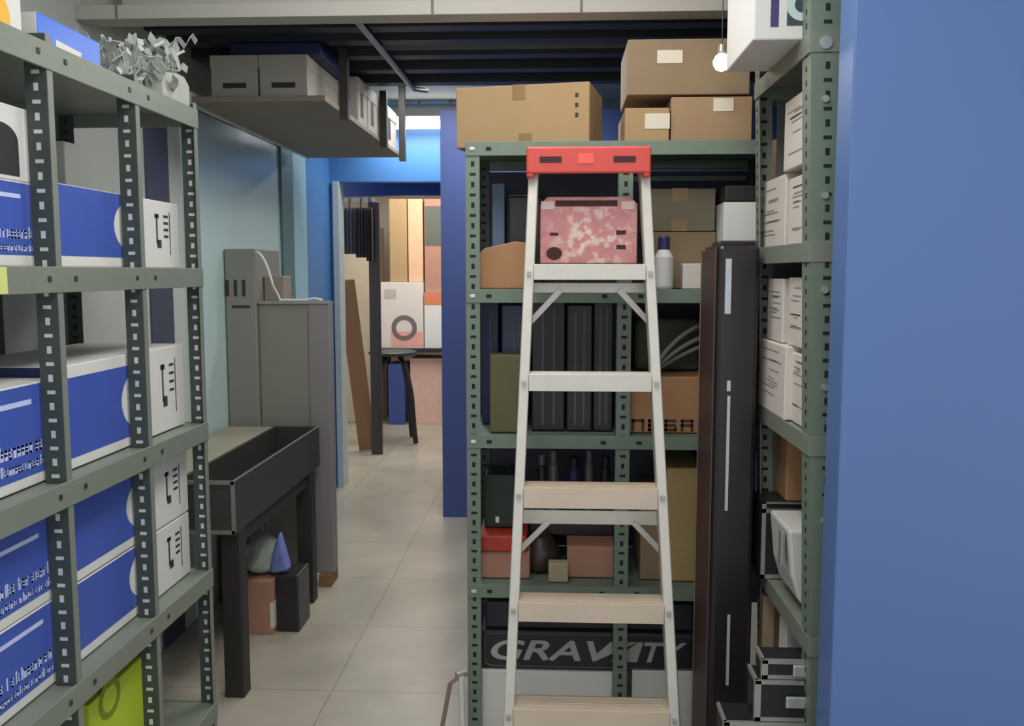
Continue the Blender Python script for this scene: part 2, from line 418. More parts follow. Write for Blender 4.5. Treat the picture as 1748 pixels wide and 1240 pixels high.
# heap of film and straps at the far end of the top shelf
mb = MB(); rnd = random.Random(3)
for i in range(150):
    y = rnd.uniform(2.3, 2.71); x = rnd.uniform(-1.42, -1.09); hgt = .19*max(0, (y-2.25)/.46)**.6
    z = LZ[0]+.01+rnd.random()*hgt
    ang = rnd.uniform(0, PI); L = rnd.uniform(.03, .10)
    d = Vector((math.cos(ang)*.6, math.sin(ang), rnd.uniform(-.3, .3)))*L
    w = rnd.uniform(.003, .016); side = Vector((rnd.uniform(-1, 1), rnd.uniform(-1, 1), rnd.uniform(-1, 1))).cross(d).normalized()*w
    kk = rnd.uniform(4, 9); ph = rnd.uniform(0, 6); prev = None
    for q in range(7):
        t = q/6*2-1; p = Vector((x, y, z))+d*t+Vector((0, .006*math.cos(t*kk), .014*math.sin(t*kk+ph)))
        p.y = min(p.y, 2.72); p.x = max(p.x, -1.53)
        cur = []
        for sg in (-1, 1):
            c = p+side*sg; c.z = max(c.z, LZ[0]+.003); cur.append(mb.bm.verts.new(c))
        if prev: mb.bm.faces.new((prev[0], prev[1], cur[1], cur[0]))
        prev = cur
o = mb.build('packing_film', plast); sm = o.modifiers.new('t', 'SOLIDIFY'); sm.thickness = .0015
tag(o, 'tangled heap of pale packing film and straps on the far end of the left rack', 'packing', kind='stuff')
o = MB().prism([(-1.14, 1.984), (-1.085, 1.984), (-1.085, 2.045), (-1.10, 2.075), (-1.14, 2.06)], 'y', 2.52, 2.7).build('folded_paper', mat('pale folded sheet', (176, 180, 170), .6), bevel=.004)
tag(o, 'pale folded sheet at the near edge of the film heap on the left rack', 'paper')
# bottom shelf of the left rack
ya, yb2 = atX(150, 1160, -1.12).y, atX(243, 1160, -1.12).y
o = thing('lime_carton', 'lime green carton with an olive ring print on the bottom shelf of the left rack', 'box', (-1.24, (ya+yb2)/2, LZ[4]))
MB().box(-1.40, -1.12, ya, yb2+.02, LZ[4], .46).build('box_body', lime, o, bevel=.003)
p = atX(187, 1192, -1.12); mb = MB()
for k in range(28):
    a, b2 = 2*PI*k/28, 2*PI*(k+1)/28
    mb.prism([(p.y+ri*1.1*math.cos(t), p.z+ri*math.sin(t)) for ri, t in ((.05, a), (.05, b2), (.034, b2), (.034, a))], 'x', -1.12, -1.1187)
mb.build('ring_print', olive, o)
mb = MB(); mb.tube([(-1.17, 2.14, LZ[4]+.036), (-1.09, 2.14, LZ[4]+.036)], .035, 20)
o = mb.build('paper_roll', paper, bevel=.003); tag(o, 'small pale roll lying before the lime green carton', 'roll')

# ------------------------------------------------------------------ black trough bench, cabinet, partition
zt = .79
n0 = atZ(400, 822, zt); XB = n0.x; f0 = atX(545, 736, XB); YN, YF = n0.y, f0.y
g = thing('workbench', 'low dark bench with a deep black trough beside the aisle and grey top', 'table', ((XB-1.3)/2, (YN+YF)/2, 0))
zb = atY(400, 912, YN).z
mb = MB(); t = .014; xi = XB-.21
mb.box(XB-t, XB, YN, YF, zb, zt); mb.box(xi, xi+t, YN, YF, zb, zt); mb.box(xi+t, XB-t, YN, YN+t, zb, zt); mb.box(xi+t, XB-t, YF-t, YF, zb, zt); mb.box(xi+t, XB-t, YN+t, YF-t, zb, zb+.02)
mb.build('trough', mat('charcoal metal', (58, 58, 56), .5, .1), g, bevel=.002)
mb = MB(); r = .008
mb.box(xi, XB, YN-.006, YN, zt-r*1.5, zt+.001); mb.box(xi, XB, YN-.006, YN, zb-.001, zb+r*1.5); mb.box(XB-r*1.5, XB+.001, YN-.006, YN, zb, zt); mb.box(xi, xi+r*1.5, YN-.006, YN, zb, zt)
mb.box(XB-.004, XB+.002, YN, YF, zt-.002, zt+.003)
mb.build('edge_trim', mat('dull silver', (128, 128, 122), .45, .3), g)
MB().box(-1.53, xi-.001, YN, YF, zt-.03, zt-.004).build('table_top', mat('dusty grey top', (150, 146, 128), .6), g, bevel=.003)
lg = mat('black legs', (40, 39, 37), .55)
l0 = atZ(398, 1182, 0); 
for (x, y) in ((XB-.035, YN+.07), (XB-.035, YF-.12), (-1.49, YN+.07), (-1.49, YF-.12)):
    MB().box(x-.035, x+.035, y-.035, y+.035, 0, zb if x > -1.3 else zt-.03).build('leg', lg, g, bevel=.004)
MB().box(XB-.055, XB-.015, YN+.1, YF-.15, zb-.06, zb-.001).build('apron', lg, g)

YP = 4.2
xr, xm, xl2 = atY(567, 760, YP).x, atY(440, 480, YP).x, -1.54
zs = atY(530, 519, YP).z; zh = atY(400, 425, YP-.03).z
g = thing('partition_panel', 'low grey free standing partition panel behind the dark bench', 'partition', ((xl2+xr)/2, YP+.04, 0))
xe = atY(531, 760, YP).x
MB().box(xm, xe, YP, YP+.06, .06, zs).build('panel', grey_c, g, bevel=.003)
MB().box(xe+.001, xr, YP-.008, YP+.07, .06, zs).build('end_post', grey_e, g, bevel=.004)
MB().box(xm, xr, YP-.012, YP+.074, zs, zs+.012).build('top_rail', silver, g)
for x in (xm+.04, xr-.04): MB().box(x-.03, x+.03, YP-.03, YP+.11, 0, .06).build('foot', brownw, g, bevel=.003)
g = thing('vented_cabinet', 'tall grey metal cabinet with upright vent slots by the teal panel', 'cabinet', ((xl2+xm)/2, YP+.17, 0))
mb = MB(); mb.box(xl2, xm-.002, YP-.03, YP+.35, 0, zh)
mb.build('cabinet_body', grey_c, g, bevel=.004)
for px in (360, 374, 388, 402, 416):
    x = atY(px, 490, YP-.03).x; za, zb2 = atY(px, 506, YP-.03).z, atY(px, 478, YP-.03).z
    MB().box(x-.008, x+.008, YP-.032, YP-.0295, za, zb2).build('vent_slot', dkgrey, g)
za = atY(390, 524, YP-.03).z
MB().box(xl2+.03, xm-.03, YP-.033, YP-.0295, za-.005, za+.007).build('door_gap', dkgrey, g)
mb = MB(); mb.box(xm+.002, xm+.10, YP+.08, YP+.2, 0, zs+.13); o = mb.build('cable_box', mat('taupe plastic', (138, 130, 118), .6), bevel=.006)
tag(o, 'small taupe box with a rounded edge beside the vented cabinet, behind the partition', 'box')
mb = MB(); pts = []
for k in range(30):
    t = k/29; px = 438+110*t; py = 430+86*min(1, t*3)**2 - 6*math.sin(t*9)*(t > .33)
    p = atY(px, min(py, 517), YP-.02); p.z = max(p.z, zs+.018) if t > .33 else p.z; p.y = YP-.038+(.04 if t > .3 else 0)
    pts.append(p)
mb.tube(pts, .006, 6); o = mb.build('white_cable', white, smooth=True); tag(o, 'white cable hanging down and lying along the partition top', 'cable')
# things under the bench
p0, p1 = atZ(418, 1083, 0), atZ(468, 1083, 0)
o = thing('brown_carton', 'small brown carton on the floor under the dark bench', 'box', ((p0.x+p1.x)/2, p0.y+.12, 0))
zz = atY(440, 992, p0.y).z
MB().box(p0.x-.05, p1.x, p0.y, p0.y+.24, 0, zz).build('box_body', card_p, o, bevel=.003)
MB().box(p1.x-.012, p1.x+.001, p0.y-.001, p0.y+.24, zz*.12, zz*.6).build('tape', paper, o)
mb = MB(); bx, by = (p0.x+p1.x)/2-.01, p0.y+.12
prof = [(.02, 0), (.08, .008), (.10, .05), (.09, .09), (.055, .13), (.03, .17)]
mb.lathe(prof, (bx, by, zz+.001), 18)
for v in mb.bm.verts:
    q = mnoise.noise_vector(v.co*22)*.045; v.co += Vector((q.x, q.y, max(q.z, 0)*.6))
o = mb.build('plastic_bag', [mat('grey green film', (158, 168, 160), .35)], smooth=True); o.modifiers.new('s', 'SUBSURF').levels = 1
tag(o, 'crumpled grey green plastic bag on the brown carton under the bench', 'bag')
mb = MB(); q = Vector((p1.x+.02, p0.y+.06, 0)); 
A = atY(480, 905, q.y); B = atY(498, 972, q.y); C2 = atY(462, 978, q.y); D = atY(470, 930, q.y)
mb.prism([(A.x, A.z), (B.x, B.z), (C2.x, C2.z), (D.x, D.z)], 'y', q.y-.03, q.y+.02)
o = mb.build('blue_pouch', mat('blue white pouch', (112, 128, 190), .4, 0, .5, 20), bevel=.018, seg=4); o.location.z = o.location.z
tag(o, 'small blue and white pouch leaning by the bag under the bench', 'pouch')
o2 = MB().box(p1.x+.004, p1.x+.10, p0.y+.03, p0.y+.2, 0, C2.z-.001).build('dark_crate', black_s, bevel=.006)
tag(o2, 'low black crate on the floor right of the small brown carton', 'crate')

# ------------------------------------------------------------------ overhead rack with archive boxes
RZ = 2.18; RX0, RX1 = -1.42, -.895; RY0, RY1 = 3.55, 5.28
g = thing('hanging_rack', 'brown overhead storage rack hung from the dark ceiling deck', 'rack', (-1.16, 4.4, RZ-.03))
MB().box(RX0, RX1, RY0, RY1, RZ-.022, RZ).build('board', undersh, g, bevel=.002)
mb = MB(); mb.box(RX0-.02, RX0, RY0, RY1, RZ-.03, RZ+.02); mb.build('edge_strip', mat('bright strip', (206, 208, 202), .4, .2), g)
for y in (3.8, 4.66, 5.22):
    top = 2.41 if y < 4.67 else 2.62
    MB().box(RX1, RX1+.035, y-.02, y+.02, RZ-.05, top).build('hanger_post', dkgrey, g)
    MB().box(RX0, RX0+.03, y-.02, y+.02, RZ, top).build('hanger_post', dkgrey, g)
arch_m = mat('grey archive board', (168, 164, 154), .7, 0, .05)
def archive(x0, x1, y0, y1, z0, h, label, front=True):
    o = thing('archive_box', label, 'box', ((x0+x1)/2, (y0+y1)/2, z0), 'archive boxes on the overhead rack')
    MB().box(x0, x1, y0, y1, z0, z0+h*.72).build('box_body', arch_m, o, bevel=.002)
    MB().box(x0-.003, x1+.003, y0-.003, y1+.003, z0+h*.7, z0+h).build('lid', arch_m, o, bevel=.003)
    if front:
        w = x1-x0; MB().box(x0+w*.25, x1-w*.25, y0-.0015, y0, z0+h*.24, z0+h*.36).build('hand_hole', ink, o)
    else:
        w = y1-y0; MB().box(x1, x1+.0015, y0+w*.3, y0+w*.55, z0+h*.15, z0+h*.8).build('hand_hole', ink, o)
    return o
ya = 3.6
xa, xb, xc = atY(360, 120, ya).x, atY(441, 120, ya).x, atY(524, 120, ya).x
hh = atY(480, 93, ya).z-RZ
archive(max(xa, RX0+.035), xb-.004, ya, 4.1, RZ, hh, 'left one of the two grey archive boxes at the near end of the overhead rack')
archive(xb+.004, xc, ya, 4.1, RZ, hh, 'right one of the two grey archive boxes at the near end of the overhead rack')
archive(-1.3, -.90, 4.16, 4.36, RZ, .2, 'slim white archive box just past the front post of the overhead rack', False)
archive(-1.3, -.90, 4.38, 4.62, RZ, .2, 'archive box before the middle post of the overhead rack', False)
archive(-1.3, -.90, 4.75, 5.15, RZ, .2, 'archive box nearest the tube lamp on the overhead rack', False)
o = MB().box(-1.30, -.93, 3.64, 4.09, RZ+hh+.001, 2.405).build('navy_case', navy, bevel=.01)
tag(o, 'navy case lying on the two near archive boxes under the ceiling', 'case')
# conduit near the ceiling
mb = MB(); a, b2 = atZ(612, 45, 2.385), atZ(706, 156, 2.385)
mb.tube([a-Vector((0, .2, 0)), a, b2, b2+Vector((.06, .05, .0))], .013, 10)
o = mb.build('conduit_pipe', silver, smooth=True); tag(o, 'grey conduit pipe running under the ceiling right of the overhead rack', 'pipe')
o.location.z += .012

# tube lamp at the far wall
za = atY(720, 212, 6.05).z
g = thing('tube_lamp', 'lit white fluorescent tube lamp above the blue doorway', 'lamp', (-.85, 6.1, za))
xa, xb = atY(664, 212, 6.05).x, -.5
MB().box(xa-.02, xb+.02, 6.02, 6.12, za+.045, za+.10).build('housing', white, g, bevel=.004)
mb = MB(); mb.tube([(xa, 6.05, za), (xb, 6.05, za)], .032, 16); mb.build('tube', mat('glowing tube', (255, 252, 246), .4, emit=6), g, smooth=True)
for x in (xa, xb): MB().box(x-.02, x+.02, 6.02, 6.08, za-.034, za+.045).build('end_cap', white, g)
for x in (xa+.2, xb-.2): MB().box(x-.01, x+.01, 6.06, 6.08, za+.10, 2.62).build('hanger', silver, g)

# ------------------------------------------------------------------ back rack
BY = 2.8; BYB = 3.22
BX0 = atY(796, 465, BY).x; BX1 = .70; BXM = atY(1050, 900, BY).x
BZ = [atY(1000, y, BY).z for y in (241, 494, 744, 1001, 1258)]
g = thing('slotted_angle_rack', 'pale green perforated rack facing the camera behind the stepladder', 'shelving', ((BX0+BX1)/2, 3.0, 0))
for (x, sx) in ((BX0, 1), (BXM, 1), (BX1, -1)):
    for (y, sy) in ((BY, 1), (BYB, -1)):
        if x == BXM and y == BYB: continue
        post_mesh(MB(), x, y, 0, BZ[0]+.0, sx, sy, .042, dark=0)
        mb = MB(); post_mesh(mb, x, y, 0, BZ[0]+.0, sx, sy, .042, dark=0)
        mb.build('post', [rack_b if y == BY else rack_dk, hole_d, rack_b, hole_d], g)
for z in BZ:
    mb = MB(); mb.use(0)
    mb.box(BX0+.003, BX1-.003, BY, BYB, z-.01, z-.003)
    mb.box(BX0, BX1, BY-.005, BY-.001, z-.042, z); mb.box(BX0, BX1, BYB+.001, BYB+.004, z-.042, z)
    mb.use(1)
    for x in (BX0+.02, BX0+.07, BXM-.04, BXM+.07, BX1-.05): mb.use(1 if x != BX0+.02 else 2).box(x-.008, x+.008, BY-.0075, BY-.0045, z-.026, z-.016)
    mb.build('shelf', [rack_b, hole_d, bolt_m], g, bevel=.001)

def carton(name, label, px0, px1, pytop, z0, Y, d, m, tape=True, cat='box', group=None, lab=None, rot=0, pyref=None):
    """carton with its front face at depth Y, standing on height z0; seam and tape across the front"""
    ref = pyref or pytop
    x0, x1 = atY(px0, ref, Y).x, atY(px1, ref, Y).x; z1 = atY((px0+px1)/2, pytop, Y).z
    cx, cy = (x0+x1)/2, Y+d/2; o = thing(name, label, cat, (cx, cy, z0), group)
    MB().box(x0, x1, Y, Y+d, z0, z1).build('box_body', m, o, bevel=.003)
    if tape:
        h = z1-z0; w = .025
        mb = MB(); mb.box(cx-w, cx+w, Y-.001, Y, z1-min(.05, h*.3), z1); mb.box(cx-w, cx+w, Y-.001, Y+d, z1, z1+.001); mb.build('tape', tape_m, o)
        MB().box(cx-w, cx+w, Y-.001, Y, z0, z0+min(.045, h*.25)).build('tape', tape_m, o)
        mb = MB(); mb.box(x0+.003, x1-.003, Y+d/2-.002, Y+d/2+.002, z1, z1+.0006); mb.build('flap_seam', ink, o)
    if lab:
        a, b2 = atY(lab[0], lab[1], Y), atY(lab[2], lab[3], Y)
        MB().box(a.x, b2.x, Y-.002, Y-.0002, b2.z, a.z).build('paper_label', paper, o)
    if rot: turn(o, rot)
    return o
MB().box(BX0+.04, BX1-.04, BYB+.006, BYB+.012, BZ[3]+.0, BZ[0]-.045).build('dark_backing', mat('slate navy shade', (58, 62, 80), .6), g)  # added dark sheet standing in for the shade behind this rack
for z in (atY(1150, 283, 3.2).z, atY(1150, 305, 3.2).z): MB().box(BXM+.06, BX1-.05, BYB-.02, BYB-.005, z-.008, z+.008).build('back_rail', rack_b, g)
# on top of the back rack
x0, x1 = atY(785, 200, 2.87).x, atY(1022, 200, 2.87).x
zt2 = atY(900, 138, 2.87).z
o = thing('large_carton', 'large wide cardboard box on top of the back rack, left end', 'box', ((x0+x1)/2+.02, 3.03, BZ[0]))
mb = MB(); mb.box(x0, x1, 2.90, 3.17, BZ[0], zt2-.004); mb.build('box_body', card, o, bevel=.004)
cx = (x0+x1)/2
mb = MB()
for xx in (x0+.235*(x1-x0)/.46,): pass
mb.box(cx-.03, cx+.012, 2.899, 2.90, zt2-.05, zt2-.004); MB().box(cx-.01, cx+.032, 2.899, 2.90, BZ[0], BZ[0]+.04).build('tape', tape_m, o); mb.box(cx-.03, cx+.012, 2.899, 3.17, zt2-.0045, zt2-.003)
mb.build('tape', tape_m, o)
mb = MB(); mb.box(x0+.003, x1-.003, 3.033, 3.037, zt2-.004, zt2-.0032); mb.build('flap_seam', ink, o)
mb = MB()
for k in range(3): mb.box(x1-.045, x1-.035, 2.899, 2.90, zt2-.05-.03*k, zt2-.037-.03*k)
mb.build('handling_marks', ink, o)
turn(o, -11)
carton('brown_carton', 'small brown carton with a white label on top of the back rack', 1067, 1143, 184, BZ[0], 2.86, .3, card, lab=(1101, 194, 1143, 220), tape=False)
carton('brown_carton', 'wide brown carton on the back rack top beside the right rack', 1146, 1285, 165, BZ[0], 2.87, .3, mat('faded cardboard', (158, 130, 100), .8), lab=(1218, 168, 1252, 190), tape=False)
o = carton('large_carton', 'big dull cardboard box stacked over two smaller cartons on the back rack', 1072, 1282, 66, atY(1150, 163, 2.87).z+.002, 2.87, .3, card_d, lab=(1122, 86, 1165, 108), tape=False)

zt3 = BZ[1]
# second tier
mb = MB(); Y = 2.85
pl = [(812, 492), (812, 440), (826, 424), (880, 412), (905, 416), (905, 492)]
pts = [(atY(a, b2, Y).x, atY(a, b2, Y).z if b2 < 490 else zt3) for a, b2 in pl]
mb.prism(pts, 'y', Y, Y+.2); o = mb.build('open_carton', card_o, bevel=.004)
tag(o, 'orange brown carton with sloping top at the left end of the second tier, back rack', 'box')
o = MB().box(atY(841, 370, 3.1).x, atY(862, 370, 3.1).x, 3.08, 3.16, zt3, atY(850, 314, 3.1).z).build('blue_folder', mat('light blue board', (104, 128, 158), .5), bevel=.003)
tag(o, 'upright light blue folder behind the orange carton on the back rack', 'folder')
x0, x1 = atY(864, 380, 3.0).x, atY(905, 380, 3.0).x
o = MB().box(x0, x1+.04, 3.06, 3.2, zt3, atY(880, 330, 3.0).z).build('dark_case', black_s, bevel=.01)
tag(o, 'dark case standing beside the light blue folder on the back rack', 'case')
carton('brown_carton', 'brown carton with a dark front right of the stepladder, second tier', 1114, 1222, 396, zt3, 2.95, .22, card_d, tape=False)
carton('large_carton', 'dull tan carton on top of the brown carton on the second tier', 1100, 1222, 322, atY(1150, 396, 2.95).z+.002, 2.95, .22, mat('olive tan card', (124, 116, 96), .8), tape=True)
x0, x1 = atY(1118, 440, 2.84).x, atY(1152, 440, 2.84).x
g = thing('detergent_bottle', 'small blue topped white bottle right of the stepladder on the second tier', 'bottle', ((x0+x1)/2, 2.87, zt3))
r = (x1-x0)/2; hh = atY(1135, 426, 2.87).z-zt3
mb = MB(); mb.lathe([(r*.9, 0), (r, .008), (r, hh*.8), (r*.55, hh)], ((x0+x1)/2, 2.87, zt3)); mb.build('bottle_body', white, g, smooth=False)
mb = MB(); mb.lathe([(r*.6, hh), (r*.6, hh+.035), (r*.5, hh+.04)], ((x0+x1)/2, 2.87, zt3)); mb.build('cap', navy, g)
carton('white_carton', 'small crumpled white carton beside the tall black unit, second tier', 1166, 1200, 450, zt3, 2.86, .08, white2, tape=False)
o = carton('white_carton', 'white carton with a black top at the right end of the second tier', 1236, 1300, 345, atY(1260, 412, 2.84).z, 2.84, .2, white, tape=False)
bz = atY(1260, 412, 2.84).z
o = MB().box(atY(1225, 420, 2.84).x, .66, 2.83, 3.1, zt3, bz-.001).build('dark_crate', black_s, bevel=.006)
tag(o, 'dark crate under the small white carton at the right end of the back rack', 'crate')
tz = atY(1260, 345, 2.84).z
o = MB().box(atY(1238, 340, 2.84).x, .66, 2.84, 3.03, tz+.001, tz+.05).build('black_tray', black, bevel=.004)
tag(o, 'flat black tray lying on the small white carton, right end of the back rack', 'tray')
# third tier: dark bins
zt3 = BZ[2]
def dark_bin(px0, px1, pyt, Y, d, label, m=black, group='dark bins on the third tier', lines=2, z0=None):
    x0, x1 = atY(px0, pyt, Y).x, atY(px1, pyt, Y).x; z0 = zt3 if z0 is None else z0; z1 = atY(px0, pyt, Y).z
    o = thing('media_case', label, 'case', ((x0+x1)/2, Y+d/2, z0), group)
    MB().box(x0, x1, Y, Y+d, z0, z1).build('case_body', m, o, bevel=.005)
    mb = MB(); w = x1-x0
    for k in range(lines):
        xx = x0+w*(k+1)/(lines+1); mb.box(xx-.003, xx+.003, Y-.002, Y, z0+.02, z1-.02)
    mb.build('spine_lines', mat('grey line', (84, 84, 86), .5), o)
    return o
dark_bin(822, 852, 514, 3.0, .18, 'navy case with upright lines at the left end of the third tier', mat('navy case', (34, 42, 82), .4), lines=1)
dark_bin(856, 900, 520, 2.95, .2, 'dark blue grey case behind the left rail of the ladder', mat('slate case', (44, 58, 84), .4), lines=1)
o = MB().box(atY(836, 600, 2.84).x, atY(892, 600, 2.84).x, 2.84, 2.93, zt3, atY(850, 606, 2.84).z).build('olive_carton', mat('olive carton', (92, 92, 62), .7), bevel=.004)
tag(o, 'short olive carton before the dark cases on the third tier', 'box')
dark_bin(908, 965, 512, 2.88, .25, 'black case seen between the ladder rails, left of three')
dark_bin(968, 1012, 520, 2.88, .25, 'black case seen between the ladder rails, middle of three')
dark_bin(1014, 1048, 512, 2.88, .25, 'black case seen between the ladder rails, right of three')
o = carton('brown_carton', 'brown carton with dark handwritten letters right of the ladder, third tier', 1076, 1215, 644, zt3, 2.86, .3, card_o, tape=False)
mb = MB(); a, b2 = atY(1078, 736, 2.86), atY(1194, 708, 2.86); glyph_line(mb, 'y', a.x, b2.x, a.z, b2.z, 2.86, .0015, 21, .75)
q = mb.build('lettering', mat('brown ink', (84, 58, 44), .8), o)
zc = atY(1150, 644, 2.86).z+.002
mb = MB(); 
for k, (A, B, C3) in enumerate((((1118, 625), (1150, 575), (1195, 555)), ((1118, 632), (1160, 590), (1205, 575)), ((1120, 636), (1165, 605), (1205, 592)))):
    P = [atY(*A, 2.92), atY(*B, 2.92), atY(*C3, 2.92)]
    pts = [P[0]*(1-t)**2+P[1]*2*t*(1-t)+P[2]*t*t for t in [i/10 for i in range(11)]]
    for p in pts: p.y += .02*k; p.z = max(p.z, zc+.008)
    mb.tube(pts, .008, 7)
o = mb.build('hose_coil', mat('grey hose', (134, 134, 124), .5), smooth=True); tag(o, 'curved grey hoses lying on the lettered brown carton', 'hose')
o = MB().box(atY(1085, 600, 3.0).x, atY(1200, 600, 3.0).x, 3.02, 3.15, zc, atY(1150, 545, 3.0).z).build('grey_bundle', mat('dark olive cloth', (84, 86, 74), .8, 0, .3, 20, .08), bevel=.02, seg=3)
tag(o, 'dark olive bundle behind the grey hoses on the third tier', 'bundle')
# fourth tier
zt4 = BZ[3]
def jar(px, pyt, Y, r, label, m, cap, z0):
    p = atY(px, pyt, Y); h = p.z-z0
    o = thing('spray_can', label, 'can', (p.x, Y, z0), 'cans on the fourth tier')
    MB().lathe([(r*.95, 0), (r, .006), (r, h*.76), (r*.7, h*.82)], (p.x, Y, z0)).build('can_body', m, o)
    MB().lathe([(r*.72, h*.82), (r*.72, h*.98), (r*.6, h)], (p.x, Y, z0)).build('cap', cap, o)
gcan = mat('grey can', (104, 108, 108), .35, .3)
o = MB().box(atY(822, 900, 2.9).x, atY(905, 900, 2.9).x, 2.86, 3.1, zt4, atY(850, 942, 2.86).z).build('salmon_box', card_p, bevel=.004)
tag(o, 'salmon carton under the red lid at the left end of the fourth tier', 'box')
z5 = atY(850, 942, 2.86).z
o = MB().box(atY(819, 900, 2.9).x, atY(900, 900, 2.9).x, 2.85, 3.1, z5+.001, atY(850, 915, 2.85).z).build('red_tray', redl, bevel=.006)
tag(o, 'red tray on the salmon carton at the left end of the fourth tier', 'tray')
z6 = atY(850, 915, 2.85).z+.002
o = thing('tool_case', 'dark green tool case standing on the red tray', 'case', (atY(850, 860, 2.95).x, 2.95, z6))
a, b2 = atY(826, 800, 2.93), atY(880, 880, 2.93)
MB().box(a.x, b2.x, 2.93, 3.1, z6, a.z-.02).build('case_body', mat('dark green', (34, 48, 40), .5), o, bevel=.008)
MB().tube([(a.x+.02, 2.96, a.z-.02), (a.x+.025, 2.96, a.z+.005), (b2.x-.025, 2.96, a.z+.005), (b2.x-.02, 2.96, a.z-.02)], .005, 6).build('handle', black, o)
MB().box(atY(846, 888, 2.93).x, atY(850, 888, 2.93).x+.004, 2.926, 2.93, atY(848, 892, 2.93).z, atY(848, 882, 2.93).z).build('latch', bolt_m, o)
carton('brown_carton', 'salmon brown carton between the ladder rails on the fourth tier', 968, 1050, 934, zt4, 2.88, .25, card_p, tape=False)
carton('small_carton', 'tiny beige carton before the salmon one on the fourth tier', 936, 970, 962, zt4, 2.83, .04, mat('beige box', (164, 152, 122), .7), tape=False)
o = MB(); A = atY(890, 946, 2.92); B = atY(958, 955, 2.92)
o.lathe([(.055, 0), (.07, .02), (.066, .07), (.04, .11), (.03, .12)], ((A.x+B.x)/2-.005, 2.97, zt4), 20)
o = o.build('kettle_pot', mat('dark brown pot', (62, 52, 46), .35), smooth=True); tag(o, 'dark brown rounded pot left of the salmon brown carton', 'pot')
zc = atY(1000, 934, 2.88).z+.002
for px, pyt, r, nm in ((925, 790, .014, 'grey can farthest left, high on the fourth tier'), (942, 768, .014, 'pale grey can second from left on the fourth tier'), (1005, 770, .017, 'grey can right of the middle on the fourth tier'), (1033, 775, .016, 'grey can farthest right before the centre post')):
    pass
o = MB().box(atY(905, 880, 3.05).x, atY(1046, 880, 3.05).x, 3.0, 3.16, zc, atY(960, 880, 3.0).z).build('black_carton', black_s, bevel=.004)
tag(o, 'long black carton lying over the salmon brown carton on the fourth tier', 'box')
zk = atY(960, 880, 3.0).z+.001
jar(925, 775, 3.04, .016, 'thin dark can, first from the left above the long black carton', black_s, gcan, zk)
jar(945, 768, 3.04, .018, 'pale grey can, second from the left above the long black carton', gcan, gcan, zk)
jar(980, 780, 3.04, .020, 'navy can in the middle above the long black carton', navy, black, zk)
jar(1006, 768, 3.04, .016, 'pale grey can right of the navy can', gcan, gcan, zk)
jar(1034, 778, 3.04, .018, 'black can next to the centre post', black, black, zk)
o = carton('tall_carton', 'tall tan carton right of the ladder on the fourth tier', 1138, 1200, 800, zt4, 2.86, .3, mat('tan carton', (172, 146, 98), .75), tape=False)
o = carton('brown_carton', 'dull brown carton between centre post and tall tan carton', 1094, 1136, 850, zt4, 2.87, .28, card_d, tape=False)
# fifth tier: black case with lettering, white cartons
zt5 = BZ[4]
zw = atY(900, 1146, 2.84).z
carton('white_carton', 'large white carton on the lowest tier, left of the centre post', 822, 1050, 1147, zt5, 2.84, .32, white, tape=False)
carton('white_carton', 'white carton on the lowest tier, right of the centre post', 1079, 1205, 1147, zt5, 2.84, .32, white, tape=False)
x0, x1 = atY(822, 1110, 2.85).x, atY(1194, 1110, 2.85).x; ztop = atY(900, 1078, 2.85).z; zlo = zw+.003
o = thing('equipment_case', 'long black case with white outlined lettering on the lowest tier', 'case', ((x0+x1)/2, 3.0, zlo))
MB().box(x0, x1, 2.85, 3.18, zlo, ztop).build('case_body', black, o, bevel=.004)
cu = bpy.data.curves.new('t', 'FONT'); cu.body = 'GRAVITY'; cu.size = 1; cu.extrude = .02; cu.shear = .25; cu.offset = .02
to = bpy.data.objects.new('t', cu); COL.objects.link(to)
me = bpy.data.meshes.new_from_object(to.evaluated_get(bpy.context.evaluated_depsgraph_get())); bpy.data.objects.remove(to)
xs = [v.co.x for v in me.vertices]; ys = [v.co.y for v in me.vertices]
GA = .615
La, Lb = atY(838, 1126, 2.85), atY(1176, 1098, 2.85)
for v in me.vertices:
    u = (v.co.x-min(xs))/(max(xs)-min(xs)); w2 = (v.co.y-min(ys))/(max(ys)-min(ys)); d = v.co.z
    u = u/GA*.61 if u < GA else .72+(u-GA)/(1-GA)*.27
    v.co = Vector((La.x+(Lb.x-La.x)*u, 2.8492-.0006*(1 if d > 0 else 0), La.z+(Lb.z-La.z)*w2))-o.location
me.materials.append(mat('grey white print', (168, 170, 168), .5)); t2 = bpy.data.objects.new('lettering', me); COL.objects.link(t2); t2.parent = o
mb = MB(); Ra, Rb = atY(828, 1136, 2.85), atY(1188, 1088, 2.85); n = 10; rr = .035; pts = []
for cx, cz, a0 in ((Rb.x-rr, Rb.z-.015, 0), (Ra.x+rr, Rb.z-.015, 90), (Ra.x+rr, Ra.z+.015, 180), (Rb.x-rr, Ra.z+.015, 270)):
    for k in range(n+1):
        a = math.radians(a0+90*k/n); pts.append((cx+rr*math.cos(a), 2.849, cz+.015*math.sin(a)))
pts.append(pts[0]); mb.tube(pts, .0012, 5, False); mb.build('outline', mat('grey outline', (104, 104, 104), .5), o)
o = MB().box(x0+.01, x1-.01, 2.87, 3.16, ztop+.001, atY(1000, 1030, 2.87).z).build('black_crate', mat('blue black crate', (36, 40, 50), .5), bevel=.006)
tag(o, 'blue black crate on top of the lettered black case', 'crate')

